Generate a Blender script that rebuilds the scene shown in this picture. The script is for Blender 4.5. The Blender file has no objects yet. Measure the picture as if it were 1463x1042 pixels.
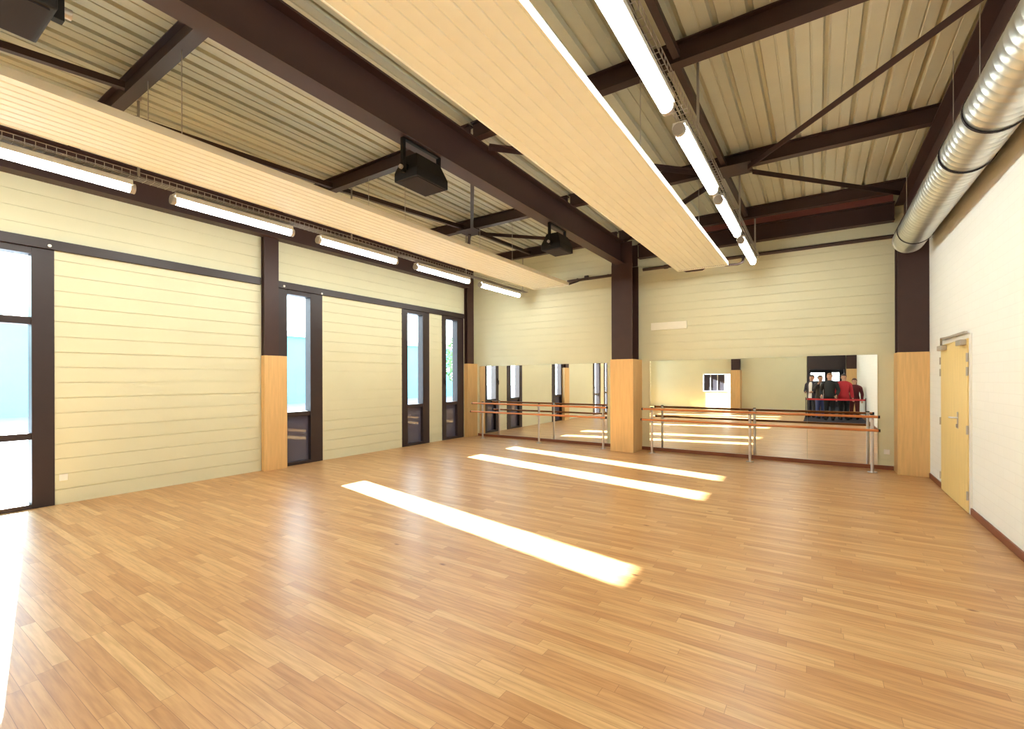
import bpy, bmesh, math, random
from mathutils import Vector, Matrix
random.seed(7)
C = bpy.context.scene.collection
PI = math.pi

# ------------------------------------------------------------------ helpers
class MB:
    """collects shapes, links them as ONE mesh object"""
    def __init__(s): s.v = []; s.f = []; s.sm = []
    def add(s, vs, fs, smooth=False):
        n = len(s.v); s.v += [tuple(p) for p in vs]
        for f in fs: s.f.append([n + i for i in f]); s.sm.append(smooth)
        return s
    def box(s, x0, x1, y0, y1, z0, z1):
        vs = [(x, y, z) for z in (z0, z1) for y in (y0, y1) for x in (x0, x1)]
        return s.add(vs, [(0,2,3,1),(4,5,7,6),(0,1,5,4),(2,6,7,3),(0,4,6,2),(1,3,7,5)])
    def bar(s, a, b, w, h, up=(0,0,1)):
        a = Vector(a); b = Vector(b); d = (b-a).normalized(); u = Vector(up)
        if abs(d.dot(u)) > .98: u = Vector((0,1,0))
        r = d.cross(u).normalized()*w/2; t = r.cross(d).normalized()*h/2
        vs = [p+q for p in (a, b) for q in (-r-t, r-t, r+t, -r+t)]
        return s.add(vs, [(3,2,1,0),(4,5,6,7),(0,1,5,4),(1,2,6,5),(2,3,7,6),(3,0,4,7)])
    def tube(s, pts, r, n=12, cap=True, rr=None):
        pts = [Vector(p) for p in pts]; rings = []; prev = None
        for i, p in enumerate(pts):
            d = (pts[min(i+1, len(pts)-1)] - pts[max(i-1, 0)]).normalized()
            if prev is None:
                u = Vector((0,0,1)) if abs(d.z) < .9 else Vector((1,0,0))
                a = d.cross(u).normalized()
            else:
                a = (prev - d*prev.dot(d)).normalized()
            prev = a; b = d.cross(a); q = rr[i] if rr else r
            rings.append([p + (a*math.cos(2*PI*k/n) + b*math.sin(2*PI*k/n))*q for k in range(n)])
        vs = [p for R in rings for p in R]; fs = []
        for i in range(len(rings)-1):
            for k in range(n):
                fs.append((i*n+k, i*n+(k+1)%n, (i+1)*n+(k+1)%n, (i+1)*n+k))
        s.add(vs, fs, True)
        if cap:
            s.add(rings[0], [tuple(range(n))[::-1]]); s.add(rings[-1], [tuple(range(n))])
        return s
    def ball(s, c, rx, ry, rz, n=10, m=7):
        vs = []; fs = []
        for j in range(m+1):
            th = PI*j/m
            for k in range(n):
                ph = 2*PI*k/n
                vs.append((c[0]+rx*math.sin(th)*math.cos(ph), c[1]+ry*math.sin(th)*math.sin(ph), c[2]+rz*math.cos(th)))
        for j in range(m):
            for k in range(n):
                fs.append((j*n+k, (j+1)*n+k, (j+1)*n+(k+1)%n, j*n+(k+1)%n))
        return s.add(vs, fs, True)
    def extrude(s, prof, axis, a, b, smooth=False):
        """prof: closed list of 2-D points; axis 'x' -> (y,z), 'y' -> (x,z), 'z' -> (x,y)"""
        def P(q, t):
            return {'x': (t, q[0], q[1]), 'y': (q[0], t, q[1]), 'z': (q[0], q[1], t)}[axis]
        n = len(prof)
        vs = [P(q, a) for q in prof] + [P(q, b) for q in prof]
        fs = [(i, (i+1) % n, n+(i+1) % n, n+i) for i in range(n)]
        s.add(vs, fs, smooth)
        return s.add(vs, [tuple(range(n))[::-1], tuple(range(n, 2*n))])
    def build(s, name, mat, parent=None, bevel=0, loc=None):
        me = bpy.data.meshes.new(name); me.from_pydata(s.v, [], s.f)
        bm = bmesh.new(); bm.from_mesh(me)
        for f, q in zip(bm.faces, s.sm): f.smooth = q
        bmesh.ops.recalc_face_normals(bm, faces=bm.faces[:])
        bm.to_mesh(me); bm.free()
        o = bpy.data.objects.new(name, me); C.objects.link(o)
        me.materials.append(mat)
        if loc: o.location = loc
        if parent is not None: o.parent = parent
        if bevel:
            m = o.modifiers.new('Bevel', 'BEVEL'); m.width = bevel; m.segments = 2; m.limit_method = 'ANGLE'
        return o

def tag(o, label=None, cat=None, group=None, kind=None):
    if label: o['label'] = label
    if cat: o['category'] = cat
    if group: o['group'] = group
    if kind or cat: o['kind'] = kind or 'thing'
    return o
def thing(name, label, cat, loc=(0,0,0), rz=0, group=None, kind=None):
    o = bpy.data.objects.new(name, None); C.objects.link(o)
    o.location = loc; o.rotation_euler = (0,0,rz); o.empty_display_size = .1
    return tag(o, label, cat, group, kind)
def copy_tree(o, parent=None):
    c = o.copy(); C.objects.link(c)
    if parent is not None: c.parent = parent
    for ch in [q for q in bpy.data.objects if q.parent == o]: copy_tree(ch, c)
    return c

# ------------------------------------------------------------------ materials
def srgb(r, g, b):
    f = lambda c: (c/255/12.92) if c/255 <= .04045 else ((c/255+.055)/1.055)**2.4
    return (f(r), f(g), f(b), 1)
def mat(name, col, rough=.6, metal=0, spec=.5, vary=0, scale=6, bump=0, bscale=60, stretch=None, coat=0):
    m = bpy.data.materials.new(name); m.use_nodes = True
    nt = m.node_tree; b = nt.nodes['Principled BSDF']
    b.inputs['Base Color'].default_value = col; b.inputs['Roughness'].default_value = rough
    b.inputs['Metallic'].default_value = metal; b.inputs['Specular IOR Level'].default_value = spec
    b.inputs['Coat Weight'].default_value = coat
    tc = nt.nodes.new('ShaderNodeTexCoord')
    mp = nt.nodes.new('ShaderNodeMapping'); nt.links.new(tc.outputs['Object'], mp.inputs[0])
    if stretch: mp.inputs['Scale'].default_value = stretch
    nz = nt.nodes.new('ShaderNodeTexNoise'); nz.inputs['Scale'].default_value = scale; nz.inputs['Detail'].default_value = 4
    nt.links.new(mp.outputs[0], nz.inputs[0])
    rp = nt.nodes.new('ShaderNodeValToRGB')
    v = max(vary, .02)
    rp.color_ramp.elements[0].position = .3; rp.color_ramp.elements[1].position = .7
    rp.color_ramp.elements[0].color = tuple(c*(1-v) for c in col[:3]) + (1,)
    rp.color_ramp.elements[1].color = tuple(min(1, c*(1+v*.6)) for c in col[:3]) + (1,)
    nt.links.new(nz.outputs[0], rp.inputs[0]); nt.links.new(rp.outputs[0], b.inputs['Base Color'])
    if bump:
        n2 = nt.nodes.new('ShaderNodeTexNoise'); n2.inputs['Scale'].default_value = bscale
        nt.links.new(mp.outputs[0], n2.inputs[0])
        bp = nt.nodes.new('ShaderNodeBump'); bp.inputs['Strength'].default_value = bump; bp.inputs['Distance'].default_value = .01
        nt.links.new(n2.outputs[0], bp.inputs['Height']); nt.links.new(bp.outputs[0], b.inputs['Normal'])
    return m
def emis(name, col, strength):
    m = bpy.data.materials.new(name); m.use_nodes = True; nt = m.node_tree
    nt.nodes.remove(nt.nodes['Principled BSDF'])
    e = nt.nodes.new('ShaderNodeEmission'); e.inputs[0].default_value = col; e.inputs[1].default_value = strength
    nt.links.new(e.outputs[0], nt.nodes['Material Output'].inputs[0]); return m
def glass(name, tint, gloss=.06):
    m = bpy.data.materials.new(name); m.use_nodes = True; nt = m.node_tree
    nt.nodes.remove(nt.nodes['Principled BSDF'])
    t = nt.nodes.new('ShaderNodeBsdfTransparent'); t.inputs[0].default_value = tint
    g = nt.nodes.new('ShaderNodeBsdfGlossy'); g.inputs['Roughness'].default_value = .02
    lw = nt.nodes.new('ShaderNodeLayerWeight'); lw.inputs['Blend'].default_value = .5
    pw = nt.nodes.new('ShaderNodeMath'); pw.operation = 'POWER'; pw.inputs[1].default_value = 5; nt.links.new(lw.outputs['Facing'], pw.inputs[0])
    fr = nt.nodes.new('ShaderNodeMath'); fr.operation = 'MULTIPLY_ADD'; fr.inputs[1].default_value = .9; fr.inputs[2].default_value = .03; nt.links.new(pw.outputs[0], fr.inputs[0])
    mx = nt.nodes.new('ShaderNodeMixShader')
    nt.links.new(fr.outputs[0], mx.inputs[0]); nt.links.new(t.outputs[0], mx.inputs[1]); nt.links.new(g.outputs[0], mx.inputs[2])
    nt.links.new(mx.outputs[0], nt.nodes['Material Output'].inputs[0]); return m

def parquet():
    m = bpy.data.materials.new('oak_parquet'); m.use_nodes = True; nt = m.node_tree; N = nt.nodes; L = nt.links
    b = N['Principled BSDF']
    tc = N.new('ShaderNodeTexCoord'); sp = N.new('ShaderNodeSeparateXYZ'); L.new(tc.outputs['Object'], sp.inputs[0])
    def M(op, a, c=None, d=None):
        n = N.new('ShaderNodeMath'); n.operation = op
        for i, q in enumerate((a, c, d)):
            if q is None: continue
            if isinstance(q, (int, float)): n.inputs[i].default_value = q
            else: L.new(q, n.inputs[i])
        return n.outputs[0]
    W = .07
    yr = M('DIVIDE', sp.outputs['Y'], W); row = M('FLOOR', yr)
    def wn1(src, off):
        n = N.new('ShaderNodeTexWhiteNoise'); n.noise_dimensions = '1D'; L.new(M('ADD', src, off), n.inputs['W']); return n.outputs['Value']
    ln = M('MULTIPLY_ADD', wn1(row, 3.1), .5, .55)
    xs = M('DIVIDE', M('ADD', sp.outputs['X'], M('MULTIPLY', wn1(row, 17.7), 5)), ln); col = M('FLOOR', xs)
    cb = N.new('ShaderNodeCombineXYZ'); L.new(row, cb.inputs[0]); L.new(col, cb.inputs[1])
    w2 = N.new('ShaderNodeTexWhiteNoise'); w2.noise_dimensions = '2D'; L.new(cb.outputs[0], w2.inputs['Vector'])
    rp = N.new('ShaderNodeValToRGB'); cr = rp.color_ramp
    cr.elements[0].position = 0; cr.elements[0].color = srgb(190, 141, 92)
    cr.elements[1].position = 1; cr.elements[1].color = srgb(216, 176, 124)
    e = cr.elements.new(.3); e.color = srgb(200, 153, 103)
    e = cr.elements.new(.7); e.color = srgb(207, 162, 111)
    L.new(w2.outputs['Value'], rp.inputs[0])
    # grain, streched along each plank and shifted from plank to plank
    sh = N.new('ShaderNodeVectorMath'); sh.operation = 'MULTIPLY_ADD'
    L.new(tc.outputs['Object'], sh.inputs[0]); sh.inputs[1].default_value = (1.6, 22, 1)
    cv = N.new('ShaderNodeCombineXYZ'); L.new(M('MULTIPLY', w2.outputs['Value'], 40), cv.inputs[0]); L.new(M('MULTIPLY', row, 3.3), cv.inputs[2])
    L.new(cv.outputs[0], sh.inputs[2])
    nz = N.new('ShaderNodeTexNoise'); nz.inputs['Scale'].default_value = 2.2; nz.inputs['Detail'].default_value = 5; L.new(sh.outputs[0], nz.inputs[0])
    g = N.new('ShaderNodeValToRGB'); g.color_ramp.elements[0].position = .28; g.color_ramp.elements[0].color = (.66, .58, .5, 1)
    g.color_ramp.elements[1].position = .62; g.color_ramp.elements[1].color = (1, 1, 1, 1)
    L.new(nz.outputs[0], g.inputs[0])
    mx = N.new('ShaderNodeMix'); mx.data_type = 'RGBA'; mx.blend_type = 'MULTIPLY'; mx.inputs[0].default_value = .8
    L.new(rp.outputs[0], mx.inputs[6]); L.new(g.outputs[0], mx.inputs[7])
    # knots
    kn = N.new('ShaderNodeTexVoronoi'); kn.inputs['Scale'].default_value = 1.0
    km = N.new('ShaderNodeMapping'); km.inputs['Scale'].default_value = (1.3, 2.6, 1); L.new(tc.outputs['Object'], km.inputs[0]); L.new(km.outputs[0], kn.inputs[0])
    kr = N.new('ShaderNodeValToRGB'); kr.color_ramp.elements[0].position = .02; kr.color_ramp.elements[0].color = (.35, .2, .12, 1)
    kr.color_ramp.elements[1].position = .055; kr.color_ramp.elements[1].color = (1, 1, 1, 1); L.new(kn.outputs['Distance'], kr.inputs[0])
    m2 = N.new('ShaderNodeMix'); m2.data_type = 'RGBA'; m2.blend_type = 'MULTIPLY'; m2.inputs[0].default_value = 1
    L.new(mx.outputs[2], m2.inputs[6]); L.new(kr.outputs[0], m2.inputs[7])
    # seams
    fy = M('FRACT', yr); fx = M('FRACT', xs)
    ey = M('MULTIPLY', M('MINIMUM', fy, M('SUBTRACT', 1, fy)), W)
    ex = M('MULTIPLY', M('MINIMUM', fx, M('SUBTRACT', 1, fx)), ln)
    ed = M('MINIMUM', ey, ex); sm = M('LESS_THAN', ed, .0011)
    m3 = N.new('ShaderNodeMix'); m3.data_type = 'RGBA'; L.new(M('MULTIPLY', sm, .6), m3.inputs[0])
    L.new(m2.outputs[2], m3.inputs[6]); m3.inputs[7].default_value = srgb(110, 66, 34)
    L.new(m3.outputs[2], b.inputs['Base Color'])
    b.inputs['Roughness'].default_value = .34; b.inputs['Specular IOR Level'].default_value = .5
    L.new(M('MULTIPLY_ADD', nz.outputs[0], .16, .27), b.inputs['Roughness'])
    bp = N.new('ShaderNodeBump'); bp.inputs['Strength'].default_value = .25; bp.inputs['Distance'].default_value = .002
    L.new(M('SUBTRACT', 1, sm), bp.inputs['Height']); L.new(bp.outputs[0], b.inputs['Normal'])
    return m

def blockwall(name, col):
    m = bpy.data.materials.new(name); m.use_nodes = True; nt = m.node_tree; N = nt.nodes; L = nt.links; b = N['Principled BSDF']
    tc = N.new('ShaderNodeTexCoord'); sp = N.new('ShaderNodeSeparateXYZ'); L.new(tc.outputs['Object'], sp.inputs[0])
    cb = N.new('ShaderNodeCombineXYZ'); L.new(sp.outputs['Y'], cb.inputs[0]); L.new(sp.outputs['Z'], cb.inputs[1])
    br = N.new('ShaderNodeTexBrick'); L.new(cb.outputs[0], br.inputs['Vector'])
    br.inputs['Scale'].default_value = 1; br.inputs['Brick Width'].default_value = .3; br.inputs['Row Height'].default_value = .1
    br.inputs['Mortar Size'].default_value = .004; br.inputs['Color1'].default_value = col; br.inputs['Color2'].default_value = tuple(c*.985 for c in col[:3])+(1,)
    br.inputs['Mortar'].default_value = tuple(c*.95 for c in col[:3])+(1,)
    L.new(br.outputs['Color'], b.inputs['Base Color'])
    bp = N.new('ShaderNodeBump'); bp.inputs['Strength'].default_value = .3; bp.inputs['Distance'].default_value = .003; bp.invert = True
    L.new(br.outputs['Fac'], bp.inputs['Height']); L.new(bp.outputs[0], b.inputs['Normal'])
    b.inputs['Roughness'].default_value = .7
    return m

STEEL = mat('brown_steel', (.044, .0185, .016, 1), .5, vary=.08, spec=.45)
STEELD = mat('dark_frame_steel', (.026, .014, .016, 1), .42, vary=.08)
WALL = mat('cream_boards', (.70, .69, .50, 1), .55, vary=.02, scale=2)
WALLN = mat('cream_plaster', (.76, .74, .52, 1), .7, vary=.02, scale=2)
WHITE = blockwall('white_blockwork', (.93, .96, .94, 1))
DECK = mat('cream_deck_sheet', (.53, .515, .39, 1), .5, vary=.03)
PANEL = mat('ivory_panel_sheet', (.84, .88, .83, 1), .5, vary=.02)
PANELR = mat('ivory_rim', (.90, .89, .78, 1), .4)
FLASH = mat('red_brown_flashing', (.40, .14, .13, 1), .6)
WOOD = mat('honey_plywood', srgb(222, 182, 124), .5, vary=.1, scale=3, stretch=(14, 14, .8))
DOORW = mat('yellow_beech', srgb(240, 214, 146), .45, vary=.07, scale=3, stretch=(12, 12, .7))
RAILW = mat('varnished_beech', srgb(196, 120, 66), .35, vary=.12, scale=5, stretch=(1, 20, 20))
SKIRT = mat('red_brown_skirting', srgb(128, 70, 46), .45, vary=.1, scale=4)
GALV = mat('galvanised_steel', (.74, .75, .72, 1), .36, metal=1, vary=.08, scale=8)
CHROME = mat('brushed_steel', (.62, .60, .64, 1), .3, metal=1)
ZINC = mat('zinc_wire', (.50, .46, .42, 1), .45, metal=.6)
BLACK = mat('black_plastic', (.010, .009, .0095, 1), .6, spec=.25)
RUBBER = mat('black_rubber', (.022, .017, .020, 1), .75, spec=.25)
PIPE = mat('brown_pipe_paint', (.055, .03, .026, 1), .45)
WHITEP = mat('white_plastic', (.85, .84, .80, 1), .4)
MIRROR = mat('silvered_mirror', (.93, .95, .93, 1), .0, metal=1)
MIRROR.node_tree.links.remove(MIRROR.node_tree.nodes['Principled BSDF'].inputs['Base Color'].links[0])
TUBE = emis('lit_tube', (.97, 1.0, .93, 1), 26)
GLASS = glass('clear_glass', (.93, .98, .98, 1))
GLASSL = mat('dark_back_painted_glass', (.09, .09, .14, 1), .04, spec=.8)
FLOOR = parquet()
GROUND = mat('pale_concrete', (.20, .20, .24, 1), .8, vary=.1, scale=1)
FACADE = mat('pale_cyan_cladding', (.13, .33, .34, 1), .5, vary=.04, scale=1)
FACADEW = mat('white_facade', (.8, .84, .84, 1), .6)
LEAF = mat('tree_leaves', (.13, .25, .08, 1), .6, vary=.5, scale=3)
BARK = mat('tree_bark', (.10, .07, .05, 1), .8, vary=.3)
CARPET = mat('dark_carpet', (.022, .02, .035, 1), .9, vary=.3, scale=30)
RED = mat('red_ribbon_satin', (.55, .03, .04, 1), .45)
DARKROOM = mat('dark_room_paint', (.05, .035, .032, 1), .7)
SLATE = mat('dark_blind_fabric', (.035, .028, .045, 1), .6)

# ------------------------------------------------------------------ room dimensions (metres; camera stands at 0,0)
XL, XR, YB, YF = -7.87, 1.455, 9.95, -6.2
ZD = 4.62            # underside of the roof deck
ZP = 4.42            # underside of the purlins
ZB = 3.96            # underside of the rafters

# floor
fl = MB().box(XL-.3, XR+.2, YF-.2, YB+.2, -.12, 0).build('floor', FLOOR); tag(fl, kind='structure', label='oak strip parquet floor of the studio')

# boarded walls: rows of boards with real grooves over a backing sheet
def boards(name, axis, face, inward, a0, a1, holes, ztop, mat_, thick=.22, pitch=.19, label=None):
    """axis 'y': wall runs along Y at X=face; 'x': runs along X at Y=face. holes: (a0,a1,z0,z1)"""
    m = MB()
    def bx(p0, p1, d0, d1, z0, z1):
        lo, hi = sorted((face - inward*d0, face - inward*d1))
        if axis == 'y': m.box(lo, hi, p0, p1, z0, z1)
        else: m.box(p0, p1, lo, hi, z0, z1)
    def spans(z0, z1):
        cuts = sorted([(h[0], h[1]) for h in holes if h[2] < z1-1e-6 and h[3] > z0+1e-6])
        p = a0; out = []
        for c0, c1 in cuts:
            if c0 > p: out.append((p, c0))
            p = max(p, c1)
        if p < a1: out.append((p, a1))
        return out
    edges = sorted(set([0, ztop] + [z for h in holes for z in (h[2], h[3]) if 0 < z < ztop]))
    for z0, z1 in zip(edges, edges[1:]):                     # the backing sheet
        for p0, p1 in spans(z0, z1): bx(p0, p1, .012, thick, z0, z1)
    k = 0; z = 0
    while z < ztop-1e-4:
        z1 = min(z+pitch, ztop); g = .007 if k % 3 else .011
        zz = sorted(set([z, z1-g] + [h for hh in holes for h in (hh[2], hh[3]) if z < h < z1-g]))
        for q0, q1 in zip(zz, zz[1:]):
            for p0, p1 in spans(q0, q1): bx(p0, p1, 0, .013, q0, q1)
        z = z1; k += 1
    o = m.build(name, mat_); tag(o, kind='structure', label=label); return o

WIN = [(4.42, 5.32), (7.34, 8.22), (8.68, 9.52), (-.42, .40), (-5.75, -5.0)]   # tall windows of the left wall
DOORG = (.78, 1.62)                                                              # three-pane window at the left edge
ZH = 3.15
holes = [(a, b, 0, ZH) for a, b in WIN] + [(DOORG[0], DOORG[1], 0, ZH)]
boards('wall_left', 'y', XL, 1, YF, YB, holes, ZD, WALL, label='cream boarded wall with tall windows on the left')
boards('wall_back', 'x', YB, -1, XL, XR, [], ZD, WALL, pitch=.165, label='cream boarded end wall behind the mirrors')
w = MB().box(XR, XR+.2, YF, YB+.2, 0, ZD)
tag(w.build('wall_right', WHITE), kind='structure', label='white painted block wall on the right')

# front wall behind the camera, with a shuttered window and an entrance opening
WX0, WX1, WZ0, WZ1 = -5.08, -3.72, .84, 1.80
EX0, EX1, EZ = -.42, 1.08, 2.0
m = MB()
for x0, x1, z0, z1 in ((XL, WX0, 0, ZD), (WX0, WX1, 0, WZ0), (WX0, WX1, WZ1, ZD), (WX1, EX0, 0, ZD), (EX0, EX1, EZ+1.0, ZD), (EX1, XR, 0, ZD)):
    m.box(x0, x1, YF-.2, YF, z0, z1)
tag(m.build('wall_front', WALLN), kind='structure', label='cream plain wall behind the camera seen in the mirror')
tag(MB().box(EX0, EX1, YF-.15, YF+.02, EZ, EZ+1.0).build('trim_1', STEELD), kind='structure', label='dark brown panel above the entrance')

# trapezoidal roof deck
m = MB(); prof = []
x = XL-.1
while x < XR+.1:
    prof += [(x, ZD), (x+.088, ZD), (x+.092, ZD+.008), (x+.104, ZD+.008), (x+.108, ZD), (x+.19, ZD), (x+.205, ZD+.04), (x+.235, ZD+.04), (x+.25, ZD)]; x += .27
top = [(p[0], ZD+.16) for p in (prof[-1], prof[0])]
m.extrude(prof + top, 'y', YF-.1, YB+.1)
tag(m.build('ceiling', DECK), kind='structure', label='cream ribbed steel roof deck')

# dark rail that caps the windows on the left wall, one length per bay
for i, (y0, y1) in enumerate(((4.40, 9.50), (-.8, 4.14))):
    m = MB().box(XL-.02, XL+.05, y0, y1, ZH, ZH+.12)
    tag(m.build('trim_%d' % (i+2), STEELD, bevel=.004), kind='structure',
        label=('dark steel rail over the three far windows', 'dark steel rail over the blank wall and three-pane window')[i])
tag(MB().box(-3.2, 1.06, YB-.03, YB-.005, 4.40, ZD).build('trim_4', FLASH), kind='structure', label='red brown flashing above the edge beam')

# skirtings
tag(MB().box(XR-.018, XR, 8.66, 9.5, 0, .075).box(XR-.018, XR, YF+.7, 7.2, 0, .075).build('baseboard_right', SKIRT, bevel=.003), kind='structure', label='red brown wooden skirting of the right wall')
tag(MB().box(-7.7, -3.7, YB-.022, YB, 0, .07).box(-3.2, 1.06, YB-.022, YB, 0, .07).build('baseboard_back', SKIRT, bevel=.003), kind='structure', label='red brown wooden skirting under the mirrors')

# ------------------------------------------------------------------ windows and doors
def tall_window(n, y0, y1, jl, jr, lower, label, transoms=((.88, .96),), handle=False):
    r = thing('window_%d' % n, label, 'window', (XL, y0, 0), kind='structure')
    f = MB(); w_ = y1-y0; X0, X1 = -.16, .012
    f.box(X0, X1, 0, jl, 0, ZH); f.box(X0, X1, w_-jr, w_, 0, ZH)
    f.box(X0, X1, jl, w_-jr, ZH-.08, ZH); f.box(X0, X1, jl, w_-jr, 0, .055)
    for a, b in transoms: f.box(X0+.02, X1-.02, jl, w_-jr, a, b)
    f.build('frame', STEELD, r, bevel=.004)
    zs = [.055] + [z for t in transoms for z in t] + [ZH-.08]
    for i in range(0, len(zs), 2):
        low = (i == 0 and lower)
        p = MB().box(-.075, -.065, jl-.01, w_-jr+.01, zs[i]-.01, zs[i+1]+.01).build('glass_pane', GLASSL if low else GLASS, r)
        if low: p['label'] = 'dark lower glass pane'
    if handle:
        h = MB().box(.012, .022, jl*.35, jl*.35+.03, 1.42, 1.56).tube([(.03, jl*.35+.015, 1.5), (.06, jl*.35+.015, 1.5), (.06, jl*.35+.015, 1.38)], .009, 8)
        h.build('handle', BLACK, r)
    return r
tall_window(1, *WIN[0], .20, .25, True, 'narrow full-height window right after the big post on the left wall', handle=True)
tall_window(2, *WIN[1], .17, .22, True, 'narrow full-height window in the middle of the far left bay')
tall_window(3, *WIN[2], .15, .26, True, 'narrow full-height window nearest the far left corner', handle=True)
tall_window(4, *WIN[3], .18, .18, False, 'narrow full-height window beside the camera seen only in the mirror')
tall_window(5, *WIN[4], .14, .14, False, 'narrow full-height window far behind the camera')
tall_window(6, *DOORG, .17, .20, False, 'full-height window of three panes at the left edge of the photo', transoms=((.83, .91), (2.22, 2.31)))

# beech double door on the right wall
DY0, DY1, DYM, DZ = 7.24, 8.60, 7.62, 2.0
r = thing('door_1', 'yellow beech door with an unequal pair of leaves in the white right wall', 'door', (XR, DY0, 0), kind='structure')
wd = DY1-DY0; sp = DYM-DY0
MB().box(-.02, 0, -.05, 0, 0, DZ+.05).box(-.02, 0, wd, wd+.05, 0, DZ+.05).box(-.02, 0, 0, wd, DZ, DZ+.05).build('frame', WHITEP, r, bevel=.003)
main = MB().box(-.030, -.001, sp+.002, wd-.003, .008, DZ-.003).build('door_leaf', DOORW, r, bevel=.002)
MB().box(-.037, -.030, sp+.03, sp+.075, .93, 1.13).tube([(-.03, sp+.055, 1.06), (-.085, sp+.055, 1.06), (-.085, sp+.19, 1.055)], .011, 10).build('handle', CHROME, main)
MB().tube([(-.03, sp+.055, .96), (-.048, sp+.055, .96)], .022, 14).build('lock_rosette', CHROME, main)
side = MB().box(-.030, -.001, .003, sp-.002, .008, DZ-.003).build('door_leaf', DOORW, r, bevel=.002)
for z in (.20, .95, 1.62, 1.78):
    MB().tube([(-.034, wd+.004, z-.05), (-.034, wd+.004, z+.05)], .011, 8).build('hinge', ZINC, main)
    MB().tube([(-.034, -.004, z-.05), (-.034, -.004, z+.05)], .011, 8).build('hinge', ZINC, side)
clo = MB().box(-.085, -.030, wd-.36, wd-.08, DZ-.085, DZ-.02).build('door_closer', ZINC, main, bevel=.006)
MB().bar((-.06, wd-.2, DZ-.01), (-.13, sp+.35, DZ+.055), .022, .012).bar((-.13, sp+.35, DZ+.055), (-.03, sp+.12, DZ+.06), .022, .012).build('closer_arm', ZINC, clo)
MB().box(-.05, -.02, .05, wd-.06, DZ+.058, DZ+.085).build('closer_rail', ZINC, r, bevel=.003)
clo2 = MB().box(-.085, -.030, .04, .26, DZ-.075, DZ-.01).build('door_closer', ZINC, side, bevel=.006)

# shuttered window in the front wall
r = thing('window_7', 'low wide window with dark blinds in the cream wall seen in the mirror', 'window', (WX0, YF, WZ0), kind='structure')
ww, wh = WX1-WX0, WZ1-WZ0
MB().box(0, ww, -.2, .03, 0, .04).box(0, ww, -.2, .03, wh-.04, wh).box(0, .04, -.2, .03, .04, wh-.04).box(ww-.04, ww, -.2, .03, .04, wh-.04).build('frame', WHITEP, r, bevel=.003)
for k in range(3):
    MB().box(.05+k*.34, .05+k*.34+.31, -.06, -.03, .05, wh-.05).build('blind', SLATE, r, bevel=.004)
for k in range(4):
    MB().box(.362+k*.34-.34*(k == 3)*.0, .388+k*.34, -.07, -.01, .04, wh-.04).build('mullion', WHITEP, r) if k < 3 else None
MB().box(.03, ww-.03, -.13, -.12, .03, wh-.03).build('glass_pane', GLASS, r)

# lobby behind the entrance opening
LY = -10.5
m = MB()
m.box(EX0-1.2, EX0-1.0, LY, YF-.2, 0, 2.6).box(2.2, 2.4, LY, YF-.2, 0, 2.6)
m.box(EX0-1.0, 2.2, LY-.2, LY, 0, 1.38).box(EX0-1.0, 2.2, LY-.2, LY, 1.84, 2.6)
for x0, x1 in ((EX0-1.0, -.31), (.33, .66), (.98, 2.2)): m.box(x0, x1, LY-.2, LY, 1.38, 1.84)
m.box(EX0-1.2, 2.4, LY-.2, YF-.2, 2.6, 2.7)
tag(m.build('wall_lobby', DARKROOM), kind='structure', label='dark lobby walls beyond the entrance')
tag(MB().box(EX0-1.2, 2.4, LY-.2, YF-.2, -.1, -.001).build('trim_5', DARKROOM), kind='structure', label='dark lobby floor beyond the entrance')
r = thing('door_2', 'dark framed entrance opening seen in the mirror', 'door', (0, YF, 0), kind='structure')
MB().box(EX0, EX0+.1, -.2, .03, 0, EZ).box(EX1-.06, EX1, -.2, .03, 0, EZ).box(EX0+.1, EX1-.06, -.2, .03, EZ-.06, EZ).build('frame', STEELD, r)

# ------------------------------------------------------------------ steel structure
def I_prof(w, h, tf, tw):      # 2-D I section, centred, web vertical
    a, b, c = w/2, h/2, tw/2
    return [(-a,-b),(a,-b),(a,-b+tf),(c,-b+tf),(c,b-tf),(a,b-tf),(a,b),(-a,b),(-a,b-tf),(-c,b-tf),(-c,-b+tf),(-a,-b+tf)]
def beam(axis, off, zc, a, b, w, h, tf=.018, tw=.014):
    return MB().extrude([(off+p, zc+q) for p, q in I_prof(w, h, tf, tw)], axis, a, b)

def column(label, x0, x1, y0, y1, px0, px1, py0, py1, ztop, face, clad=1.955):
    """cladding box x0..y1; post px0..py1 (an I section whose flange faces the room: face 'y' or 'x')"""
    r = thing('steel_column', label, 'column', ((x0+x1)/2, (y0+y1)/2, 0), group='steel columns of the hall')
    cx, cy = r.location.x, r.location.y
    pw, pd = px1-px0, py1-py0; ox, oy = (px0+px1)/2-cx, (py0+py1)/2-cy
    if face == 'y': pr = [(ox+p, oy+q) for p, q in I_prof(pw, pd, .03, .03)]
    else: pr = [(ox+q, oy+p) for p, q in I_prof(pd, pw, .03, .03)]
    MB().extrude(pr, 'z', clad-.05, ztop).build('post', STEEL, r)
    MB().box(x0-cx, x1-cx, y0-cy, y1-cy, 0, clad).build('wood_cladding', WOOD, r, bevel=.004)
    return r
column('thick brown steel column with honey wood cladding in the middle of the back wall', -3.69, -3.19, 9.36, YB-.001, -3.665, -3.215, 9.38, 9.80, ZB-.0005, 'y')
column('brown steel column with wood cladding in the right back corner beside the duct', 1.065, XR-.001, 9.53, YB-.001, 1.075, XR-.002, 9.55, 9.9, ZB-.0005, 'y')
column('brown steel column with wood cladding between the blank wall and first narrow window', XL+.013, -7.745, 4.155, 4.55, XL+.013, -7.76, 4.16, 4.41, ZB-.0005, 'x')
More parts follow.
